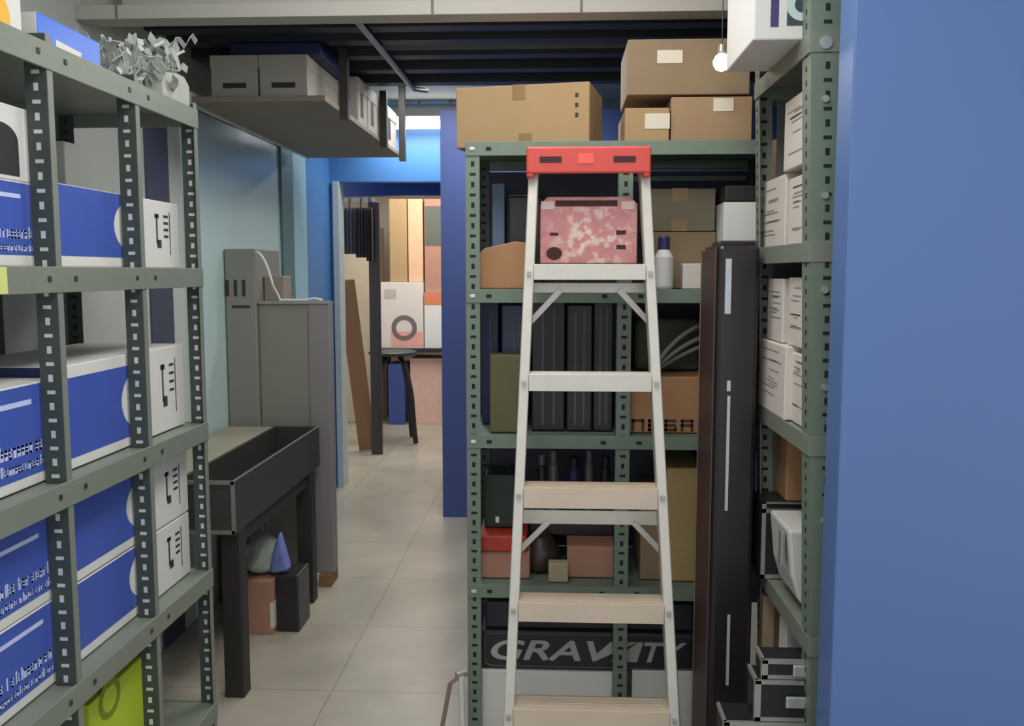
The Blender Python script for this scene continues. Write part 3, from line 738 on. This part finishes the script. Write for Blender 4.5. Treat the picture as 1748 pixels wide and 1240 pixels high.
# ------------------------------------------------------------------ metal frame at the foot of the back rack
g = thing('folding_frame', 'thin pale metal folding frame on the floor left of the back rack', 'frame', (-.32, 2.72, 0))
A = atY(778, 1160, 2.7)
MB().tube([(A.x-.06, 2.72, 0), (A.x-.02, 2.72, A.z*.9), (A.x+.01, 2.72, A.z)], .007, 8).build('tube_leg', mat('tan tube', (150, 130, 118), .4, .3), g)
MB().tube([(A.x+.02, 2.72, 0), (A.x+.015, 2.72, A.z)], .009, 8).build('tube_leg', white, g)
MB().tube([(A.x+.0, 2.72, A.z+.002), (A.x+.03, 2.74, A.z+.004)], .011, 8).build('joint', silver, g)

# ------------------------------------------------------------------ stepladder
LT, LB = 2.53, 2.33     # depth of front rails at top and at floor
ZC = 1.862
def ly(z): return LB+(LT-LB)*z/ZC
def rail_x(z, side):
    hwt = (atY(1098, 300, 2.53).x-atY(912, 300, 2.53).x)/2
    c = (atY(1098, 300, 2.53).x+atY(912, 300, 2.53).x)/2
    lo = atY(1148, 1236, ly(.33)).x; lo2 = atY(870, 1236, ly(.33)).x
    hb = (lo-lo2)/2; cb = (lo+lo2)/2; k = (z-.33)/(1.79-.33)
    return (cb+(c-cb)*k)+side*(hb+(hwt-hb)*k)
g = thing('stepladder', 'aluminium stepladder with a red top cap standing before the back rack', 'ladder', (rail_x(0, 0), 2.45, 0))
for s in (-1, 1):
    mb = MB(); mb.bar((rail_x(.02, s), ly(.02), .02), (rail_x(1.80, s), ly(1.80), 1.80), .027, .06, up=(0, 1, 0))
    mb.build('front_rail', alu, g, bevel=.003)
    MB().box(rail_x(0, s)-.02, rail_x(0, s)+.02, ly(0)-.04, ly(0)+.04, 0, .035).build('rubber_foot', black, g, bevel=.004)
    mb = MB(); mb.bar((rail_x(.02, s)*2.58/ly(.02), 2.58, .02), (rail_x(1.78, s)*2.6/ly(1.78)-s*.004, 2.60, 1.78), .02, .028, up=(0, 1, 0))
    mb.build('rear_rail', alu, g, bevel=.003)
    MB().box(rail_x(.0, s)*2.58/ly(0)-.016, rail_x(.0, s)*2.58/ly(0)+.016, 2.56, 2.60, 0, .03).build('rubber_foot', black, g, bevel=.004)
# steps
for i, (ya, yb2) in enumerate(((452, 478), (640, 668), (834, 868), (1030, 1062), (1212, 1250))):
    zt_ = atY(1000, ya, 2.33+.2*(1.5-.29*i)/ZC-.03).z; Yc = ly(zt_)
    zb_ = atY(1000, yb2, Yc-.03).z
    x0, x1 = rail_x(zt_, -1)+.012, rail_x(zt_, 1)-.012
    mb = MB(); mb.box(x0, x1, Yc-.035, Yc+.05, zt_-.004, zt_); mb.box(x0, x1, Yc-.038, Yc-.034, zb_, zt_+.001); mb.box(x0, x1, Yc+.047, Yc+.05, zb_, zt_)
    for k in range(5): mb.box(x0, x1, Yc-.03+.016*k, Yc-.024+.016*k, zt_, zt_+.0015)
    mb.build('step', alu if i < 2 else alu_p, g, bevel=.0012)
    mb = MB()
    for s in (-1, 1): mb.box(rail_x(zt_-.02, s)-.006, rail_x(zt_-.02, s)+.006, Yc-.043, Yc-.036, zt_-.03, zt_-.018)
    mb.build('rivets', silver, g)
# rear braces with diagonal struts
for (py0, py1, dyy) in ((483, 500, 553), (872, 895, 944)):
    Yr = 2.575
    za, zb_ = atY(1000, py0, Yr).z, atY(1000, py1, Yr).z; zl = atY(1000, dyy, Yr).z
    kr = Yr/ly(za); x0, x1 = rail_x(za, -1)*kr, rail_x(za, 1)*kr
    MB().box(x0, x1, Yr-.004, Yr+.004, zb_, za).build('rear_brace', alu, g, bevel=.001)
    for s in (-1, 1):
        xx = rail_x(zl, s)*Yr/ly(zl); xi2 = xx-s*.095
        MB().bar((xx-s*.005, Yr-.008, zl), (xi2, Yr-.008, zb_+.008), .004, .016, up=(0, 0, 1)).build('diagonal_strut', alu, g)
# cap
xa, xb = atY(899, 270, 2.47).x, atY(1110, 270, 2.47).x
zt_ = atY(1000, 250, 2.45).z; zb_ = atY(1000, 296, 2.45).z
cc = (xa+xb)/2
mb = MB(); mb.box(xa, xb, 2.45, 2.63, zb_+.02, zt_); mb.box(xa, xb, 2.447, 2.46, zb_, zt_); mb.box(xa, xa+.02, 2.45, 2.63, zb_-.01, zt_); mb.box(xb-.02, xb, 2.45, 2.63, zb_-.01, zt_)
mb.build('top_cap', red, g, bevel=.005)
zz = (zt_+zb_)/2+.002
for px in (940, 1066): x = atY(px, 272, 2.45).x; MB().box(x-.029, x+.029, 2.4455, 2.447, zz-.009, zz+.007).build('cap_slot', mat('dark red slot', (64, 20, 22), .7), g)
mb = MB(); x = atY(1000, 272, 2.45).x; mb.box(x-.02, x+.02, 2.4455, 2.447, zz-.012, zz+.014); mb.build('cap_sticker', mat('bright red sticker', (240, 96, 84), .5), g)
# folded pail tray
Yt = ly(1.6)+.03
x0, x1 = atY(922, 390, Yt).x, atY(1088, 390, Yt).x; z0_, z1_ = atY(1000, 450, Yt).z, atY(1000, 336, Yt).z
tr = MB(); pts = [(x0, z0_), (x1, z0_), (x1, z1_-.02), (x1-.02, z1_), (x0+.02, z1_), (x0, z1_-.02)]
tr.prism(pts, 'y', Yt, Yt+.014); tray = tr.build('pail_tray', pink, g, bevel=.003)
mb = MB()
def scr(px, py): p = atY(px, py, Yt); return p
hm = mat('tray hole', (66, 34, 32), .8)
p = scr(1001, 346); MB().box(p.x-.085, p.x+.085, Yt-.0012, Yt, p.z-.010, p.z+.006).build('tray_slot', hm, tray)
p = scr(946, 433); MB().prism([(p.x+.022*math.cos(a), p.z+.018*math.sin(a)) for a in [2*PI*k/16 for k in range(16)]], 'y', Yt-.0012, Yt).build('round_hole', hm, tray)
for py in (397, 422): p = scr(1060, py); MB().box(p.x-.013, p.x+.013, Yt-.0012, Yt, p.z-.006, p.z+.006).build('tray_slot', hm, tray)
p = scr(946, 400); MB().box(p.x-.012, p.x+.012, Yt-.0012, Yt, p.z-.004, p.z+.004).build('tray_slot', hm, tray)
for px in (935, 1072): p = scr(px, 350); MB().box(p.x-.018, p.x+.018, Yt-.0015, Yt, p.z-.012, p.z+.010).build('pale_rim', mat('pale pink rim', (214, 192, 186), .5), tray)

# ------------------------------------------------------------------ tall black unit
XA = atY(1221, 700, 2.5).x; XZ = XA+.112; ztu = atY(1240, 418, 2.5).z
g = thing('tall_unit', 'tall narrow black unit with brown side standing between ladder and right rack', 'cabinet', ((XA+XZ)/2, 2.62, 0))
MB().box(XA, XZ, 2.5, 2.76, 0, ztu).build('cabinet_body', mat('glossy black', (38, 35, 37), .3, 0, .15, 4), g, bevel=.012)
MB().box(XA-.006, XA-.0005, 2.52, 2.76, 0, ztu-.01).build('side_board', redbr, g, bevel=.003)
MB().tube([(XA-.004, 2.755, .02), (XA-.004, 2.755, ztu-.03), (XA-.001, 2.745, ztu-.008)], .004, 6).build('edge_strip', mat('tan edge', (150, 134, 122), .5), g)
for (a, b2, w) in ((442, 536, .008), (650, 668, .005), (676, 872, .004), (1050, 1170, .004)):
    pa, pb = atY(1244, a, 2.5), atY(1244, b2, 2.5)
    MB().box(pa.x-w, pa.x+w, 2.4975, 2.5, pb.z, pa.z).build('pale_strip', mat('pale upright strip', (196, 200, 204), .3, .2), g)  # pale upright strips down the front face

# ------------------------------------------------------------------ right rack
QX = .571; QY0, QY1 = 2.08, 2.64
QZ = [2.025, 1.568, 1.125, .648, .14]
SH = .03
g = thing('slotted_angle_rack', 'green perforated rack on the right packed with white file boxes', 'shelving', (.8, 2.36, 0))
for (x, sx) in ((QX, 1), (1.0, -1)):
    for (y, sy) in ((QY0, 1), (QY1, -1)):
        mb = MB(); post_mesh(mb, x, y, 0, 2.42, sx, sy, .07 if y == QY0 else .045, dark=0, shear=SH)
        if y == QY0 and sx == 1:
            mb.use(2)
            for z in (2.0, 1.88, 1.67, 1.46, 1.24, .93, 2.2):
                xc = x-SH*(z-1.5)+.03; r = .011 if z != 2.0 else .02
                mb.prism([(xc+r*.7*math.cos(a), z+r*.7*math.sin(a)) for a in [2*PI*k/12 for k in range(12)]], 'y', y-.007, y-.001)
        mb.build('post', [rack_b if y == QY0 else rack_m, hole_d, bolt_m, hole_d], g)
for z in QZ:
    xs0 = QX-SH*(z-1.5)
    mb = MB(); mb.box(xs0, 1.0, QY0, QY1, z-.01, z-.003); mb.box(xs0-.004, xs0, QY0, QY1, z-.045, z); mb.box(xs0, 1.0, QY0-.004, QY0, z-.045, z)
    mb.box(xs0, 1.0, QY1, QY1+.004, z-.045, z); mb.box(1.0, 1.004, QY0, QY1, z-.045, z)
    mb.build('shelf', [rack_m], g, bevel=.001)
MB().box(.62, 1.0, QY1+.006, QY1+.012, 0, 2.05).build('side_panel', mat('grey green panel', (96, 104, 92), .6), g)
MB().box(1.006, 1.012, QY0, QY1, 0, 2.05).build('dark_backing', mat('navy back panel', (34, 56, 96), .6), g)

def filebox(pxa, pxb, z0, pyt, X, d, label, m=white2, name='file_box', ya=None, yb=None, lines=True, hmax=None):
    """box whose narrow face looks at the aisle (normal -X); pxa is its far edge, pxb its near edge"""
    zz = z0+.1
    Yf = atX(pxa, (465), X).y if ya is None else ya; Yn = atX(pxb, 465, X).y if yb is None else yb
    z1 = atX((pxa+pxb)/2, pyt, X).z
    if hmax: z1 = min(z1, hmax)
    o = thing(name, label, 'box', (X+d/2, (Yf+Yn)/2, z0), 'white file boxes in the right rack' if name == 'file_box' else None)
    MB().box(X, X+d, Yn, Yf, z0, z1).build('box_body', m, o, bevel=.003)
    if lines:
        mb = MB(); rnd = random.Random(int(pxa*3+pyt))
        ym = (Yn+Yf)/2; w = (Yf-Yn)*.5
        for k in range(9):
            z = z0+(z1-z0)*rnd.uniform(.15, .9); mb.box(X-.001, X, ym-w*rnd.uniform(.2, .8), ym+w*rnd.uniform(.1, .7), z-.0015, z+.0015)
        mb.build('spine_print', mat('grey pencil print', (150, 140, 136), .8), o)
        mb = MB(); xx = X
        for k in range(3):
            z = z0+(z1-z0)*rnd.uniform(.3, .85); mb.box(X+.03, X+.09, Yn-.001, Yn, z-.002, z+.002)
        mb.build('end_print', mat('grey pencil print', (150, 140, 136), .8), o)
    return o, z1
XF = .590
_, za = filebox(1290, 1337, QZ[1], 308, XF-.005, .36, 'wide white file box on the second shelf, next to the far post')
_, zb_ = filebox(1343, 1372, QZ[1], 302, XF, .36, 'white file box on the second shelf close to the near post')
filebox(1332, 1372, max(za, zb_)+.002, 168, XF-.012, .36, 'white file box standing on the two lower ones, second shelf', hmax=2.0)
filebox(1309, 1330, za+.002, 240, XF+.05, .2, 'short beige box behind the topmost file box, second shelf', m=card_d, name='small_carton', lines=False)
_, za = filebox(1300, 1345, QZ[2], 586, XF-.012, .36, 'wide white file box at the bottom of the far stack, third shelf')
filebox(1312, 1338, za+.002, 476, XF, .36, 'narrow white file box on top of the far stack, third shelf')
_, zb_ = filebox(1356, 1379, QZ[2], 606, XF+.006, .36, 'white file box at the bottom of the near stack, third shelf')
filebox(1347, 1374, max(zb_, za)+.002, 474, XF+.004, .36, 'white file box on top of the near stack, third shelf')
# top shelf of the right rack: two white cartons
o = thing('printed_carton', 'large white carton with dark blue print on top of the right rack', 'box', (.8, 2.3, QZ[0]))
YC0 = 2.15
x0 = atY(1286, 60, YC0).x; yfar = atX(1241, 60, x0).y
MB().box(x0, x0+.42, YC0, yfar, QZ[0], 2.40).build('box_body', white, o, bevel=.004)
a, b2 = atY(1315, 46, YC0), atY(1330, 0, YC0); MB().box(a.x, b2.x, YC0-.0012, YC0, a.z, 2.39).build('dark_bar', mat('indigo print', (62, 58, 104), .5), o)
a, b2 = atY(1343, 44, YC0), atY(1372, 0, YC0); MB().box(a.x, b2.x+.06, YC0-.0012, YC0, a.z, 2.39).build('dark_field', mat('slate print', (58, 66, 78), .5), o)
p = atY(1370, 8, YC0); mb = MB()
for k in range(22):
    a, b2 = math.radians(60+k*12), math.radians(72+k*12)
    mb.prism([(p.x+r*math.cos(t), p.z+r*math.sin(t)) for r, t in ((.036, a), (.036, b2), (.018, b2), (.018, a))], 'y', YC0-.0025, YC0-.0012)
mb.build('round_letter', mat('pale letter', (190, 208, 204), .5), o)
# fourth shelf: black cases, brown box, white bin
g = thing('equipment_case', 'black case with silver edges at the far end of the fourth shelf, right rack', 'case', (.75, 2.6, QZ[3]))
Y = 2.5; x0 = atY(1300, 900, Y).x; xs1 = x0+.32; zt_ = atY(1340, 858, Y).z; zb_ = QZ[3]+.0
MB().box(x0, xs1, Y, 2.63, zb_, zt_).build('case_body', black, g, bevel=.004)
mb = MB(); r = .011
for (a, b2, c, d) in ((x0, x0+r, zb_, zt_), (x0, xs1, zt_-.030, zt_-.018), (x0, xs1, zb_, zb_+r), (x0, xs1, zt_-.004, zt_)): mb.box(a, b2, Y-.004, Y+.002, c, d)
mb.build('silver_edges', silver, g)
filebox(1345, 1367, zt_+.001, 745, XF+.05, .2, 'orange brown carton on the black case, fourth shelf', m=card_o, name='small_carton', ya=2.62, yb=2.51, lines=False)
filebox(1368, 1386, QZ[3], 762, XF+.03, .3, 'slim white box near the near post, fourth shelf', name='small_carton', ya=2.2, yb=2.12, lines=False)
mb = MB(); Y = 2.24; P = [(1346, 898), (1392, 886), (1400, 896), (1400, 1040), (1386, 1030), (1366, 1000), (1354, 960)]
x0 = atY(1346, 900, Y).x
pts = [(x0, .86), (x0+.3, .86), (x0+.3, QZ[3]+.002), (x0+.06, QZ[3]+.002), (x0+.03, QZ[3]+.03), (x0+.012, QZ[3]+.09)]
mb.prism(pts, 'y', Y, Y+.2)
g = thing('plastic_bin', 'white rounded plastic bin with dark front on the fourth shelf, right rack', 'bin', (x0+.15, Y+.1, QZ[3]))
mb.build('bin_body', mat('white plastic', (202, 200, 196), .4), g, bevel=.008)
MB().box(x0+.05, x0+.28, Y-.0015, Y, QZ[3]+.06, .83).build('dark_front', black_s, g)
MB().box(x0-.012, x0-.001, Y+.02, Y+.05, .76, .85).build('side_handle', silver, g, bevel=.003)
# fifth shelf
x0 = .62
o = MB().box(.63, .9, 2.50, 2.56, QZ[4], .58).build('wooden_board', brownw, bevel=.002); tag(o, 'brown wooden board upright at the far end of the lowest right shelf', 'board')
o = MB().box(.60, .9, 2.57, 2.62, QZ[4], .57).build('beige_board', mat('beige board', (166, 148, 122), .7), bevel=.002); tag(o, 'beige board upright behind the brown one, lowest right shelf', 'board')
o = MB().box(.62, .9, 2.38, 2.46, QZ[4], .56).build('white_board', white, bevel=.002); tag(o, 'white upright panel in front of the brown board, lowest right shelf', 'board')
def flight(px0, pyt, pyb, Y, d, label, z0=None, w=.42):
    x0 = atY(px0, (pyt+pyb)/2, Y).x; z1 = atY(px0+60, pyt, Y).z; zb_ = z0 if z0 is not None else atY(px0+60, pyb, Y).z
    o = thing('flight_case', label, 'case', (x0+.2, Y+d/2, zb_), 'stacked black flight cases')
    MB().box(x0, x0+w, Y, Y+d, zb_, z1).build('case_body', black, o, bevel=.004)
    mb = MB(); r = .009
    mb.box(x0-.002, x0+w, Y-.003, Y+.006, z1-r, z1+.001); mb.box(x0-.002, x0+w, Y-.003, Y+.006, zb_, zb_+r); mb.box(x0-.003, x0+.012, Y-.003, Y+.01, zb_, z1)
    mb.box(x0-.002, x0+.006, Y, Y+d, z1-r, z1+.001)
    mb.build('silver_edges', silver, o)
    for k in (.07, .17):
        MB().box(x0+k, x0+k+.05, Y-.012, Y-.003, (zb_+z1)/2-.014, (zb_+z1)/2+.014).build('latch', bolt_m, o, bevel=.003)
    return z1
zz = flight(1236, 1234, 1300, 2.12, .10, 'lowest and tallest flight case of the stack at the lower right', z0=QZ[4], w=.5)
zz = flight(1290, 1163, 1205, 2.125, .09, 'middle flight case of the stack at the lower right', z0=zz+.003, w=.42)
zz = flight(1302, 1128, 1150, 2.13, .08, 'topmost flight case of the stack at the lower right, flat and slim', z0=zz+.003, w=.40)

# ------------------------------------------------------------------ small lit globe lamp
p = atY(1232, 107, 2.70)
g = thing('globe_lamp', 'small lit round lamp hanging in front of the brown cartons', 'lamp', (p.x, p.y, p.z))
mb = MB(); mb.lathe([(.004, -.024), (.016, -.019), (.024, -.006), (.025, .004), (.018, .018), (.008, .026)], p, 20)
mb.build('globe', mat('glowing globe', (255, 246, 232), .4, emit=7), g, smooth=True)
MB().tube([p+Vector((0, 0, .026)), Vector((p.x, p.y, 2.75))], .0016, 6).build('cord', dkgrey, g)
MB().lathe([(.011, .022), (.013, .03), (.009, .05)], p, 14).build('socket', silver, g)

# ------------------------------------------------------------------ the room beyond the doorway
b0 = atZ(628, 770, 0); tp = atY(590, 478, b0.y-.25)
mb = MB(); d = (tp-b0).normalized()
mb.bar((b0.x, b0.y, .012), tp, .14, .035, up=(0, -1, 0)); o = mb.build('leaning_plank', brownw, bevel=.004)
tag(o, 'long brown plank leaning inside the far doorway', 'plank')
# garment rack
YG = 7.35
xa, xb = atY(588, 350, YG).x-.35, atY(638, 350, YG).x; zr = atY(600, 345, YG).z
g = thing('garment_rack', 'black garment rack with one dark post in the room beyond the doorway', 'rack', ((xa+xb)/2, YG, 0))
for x in (xa, xb): MB().box(x-.045, x+.045, YG-.02, YG+.02, 0, zr).build('upright', black_s, g, bevel=.004)
MB().box(xa, xb, YG-.015, YG+.015, zr, zr+.03).build('rail', silver, g)
for k, (pa, pb, lab, m) in enumerate(((584, 604, 'slate grey garment, first from the left on the far rack', mat('slate cloth', (84, 86, 98), .9)), (605, 622, 'dark garment in the middle of the far rack', mat('dark cloth', (58, 56, 64), .9)), (623, 640, 'dark brown garment next to the post of the far rack', mat('umber cloth', (78, 66, 62), .9)))):
    x0, x1 = atY(pa, 400, YG-.1).x, atY(pb, 400, YG-.1).x-.03*(k == 2); zt_, zb_ = zr+.01, atY(pa, 434+6*k, YG).z
    o = thing('garment', lab, 'garment', ((x0+x1)/2, YG-.06, zb_), 'garments on the far rack')
    n = 12; pts = [(x0+(x1-x0)*i/n, YG-.06-.015*math.sin(i*1.7)) for i in range(n+1)]+[(x1-(x1-x0)*i/n, YG-.022-.01*math.sin(i*1.3)) for i in range(n+1)]
    MB().prism(pts, 'z', zb_, zt_-.06).build('cloth', m, o)
    MB().tube([((x0+x1)/2, YG-.04, zt_-.06), ((x0+x1)/2, YG-.03, zt_+.02), ((x0+x1)/2, YG+.0, zt_+.10), ((x0+x1)/2, YG+.02, zt_+.03)], .006, 6).build('hanger_hook', black, o)
# stool
ps = atY(670, 600, 7.9); R_ = .21
g = thing('bar_stool', 'black stool with curved legs in the room beyond the doorway', 'stool', (ps.x, 7.9, 0))
MB().lathe([(R_*.9, -.035), (R_, -.02), (R_, -.005), (R_*.92, .005)], (ps.x, 7.9, ps.z), 28).build('seat', mat('dark teal seat', (44, 52, 54), .5), g)
for k in range(4):
    a = PI/4+PI/2*k+.25; pts = []
    for i in range(9):
        t = i/8; r = R_*(.35+.62*min(1, t*2.2)**.5)+.05*t*t; pts.append((ps.x+r*math.cos(a), 7.9+r*math.sin(a), (ps.z-.04)*(1-t)+.0*t+.012))
    MB().tube(pts, .022, 8).build('leg', black, g, smooth=True)
# table with cartons
YT = 8.75
xa, xb = atY(640, 600, YT).x, atY(775, 600, YT).x; zt_ = atY(700, 595, YT).z
g = thing('side_table', 'low dark table carrying white cartons in the room beyond', 'table', ((xa+xb)/2, YT+.25, 0))
MB().box(xa, xb, YT, YT+.6, zt_-.04, zt_).build('table_top', black_s, g, bevel=.004)
for x in (xa+.03, xb-.03):
    for y in (YT+.03, YT+.57): MB().box(x-.02, x+.02, y-.02, y+.02, 0, zt_-.04).build('leg', black_s, g)
o = carton('logo_carton', 'white carton with a grey ring logo on the far table', 649, 722, 482, zt_, YT+.03, .4, white2, tape=False)
p = atY(690, 560, YT+.03); mb = MB()
for k in range(24):
    a, b2 = 2*PI*k/24, 2*PI*(k+1)/24
    mb.prism([(p.x+r*math.cos(t), p.z+r*math.sin(t)) for r, t in ((.125, a), (.125, b2), (.08, b2), (.08, a))], 'y', YT+.027, YT+.03)
mb.build('ring_logo', mat('grey logo print', (112, 98, 98), .6), o)
a, b2 = atY(668, 592, YT+.03), atY(722, 566, YT+.03); MB().box(a.x, b2.x-.004, YT+.0285, YT+.03, a.z+.004, b2.z).build('pink_band', mat('pink print', (224, 158, 150), .6), o)
a, b2 = atY(656, 510, YT+.03), atY(676, 494, YT+.03); MB().box(a.x, b2.x, YT+.0285, YT+.03, a.z, b2.z).build('grey_mark', mat('light grey print', (180, 170, 165), .6), o)
zc = atY(690, 482, YT+.03).z+.003
o = carton('white_carton', 'white and orange carton right of the ring logo carton', 724, 775, 500, zt_, YT+.03, .4, white, tape=False)
a, b2 = atY(724, 512, YT+.03), atY(775, 500, YT+.03); MB().box(a.x+.004, b2.x-.004, YT+.0285, YT+.03, a.z-.05, b2.z).build('orange_print', mat('orange print', (206, 120, 84), .6), o)
zc2 = atY(750, 500, YT+.03).z+.003
for (pa, pb, lab, m, z) in ((664, 694, 'tall tan carton, left one standing on the ring logo carton', card, zc), (696, 721, 'tall peach carton, right one standing on the ring logo carton', mat('peach carton', (214, 172, 136), .7), zc), (724, 770, 'tall pinkish carton standing on the white and orange carton', card_p, zc2)):
    o = carton('tall_carton', lab, pa, pb, 340, z, YT+.08, .3, m, tape=False, group='tall cartons on the far table')
o2 = o; a, b2 = atY(726, 420, YT+.08), atY(752, 352, YT+.08)
MB().box(a.x, b2.x, YT+.0785, YT+.08, a.z, b2.z).build('dark_print', mat('dark green print', (86, 88, 80), .6), o2)
o = carton('pink_carton', 'pale pink carton on the floor under the far table', 700, 768, 612, 0, YT+.1, .4, mat('pale pink carton', (226, 184, 172), .7), tape=False)
o = carton('blue_bin', 'dark blue bin on the floor behind the stool', 662, 690, 622, 0, YT+.05, .35, mat('dark blue bin', (60, 76, 140), .6), tape=False, cat='bin')
# tall beige locker behind the garments
o = MB().box(-2.3, atY(644, 500, 8.9).x, 8.9, 9.3, 0, 1.95).build('locker', mat('beige locker', (186, 172, 148), .6), bevel=.01)
tag(o, 'plain beige locker behind the garment rack in the far room', 'locker')
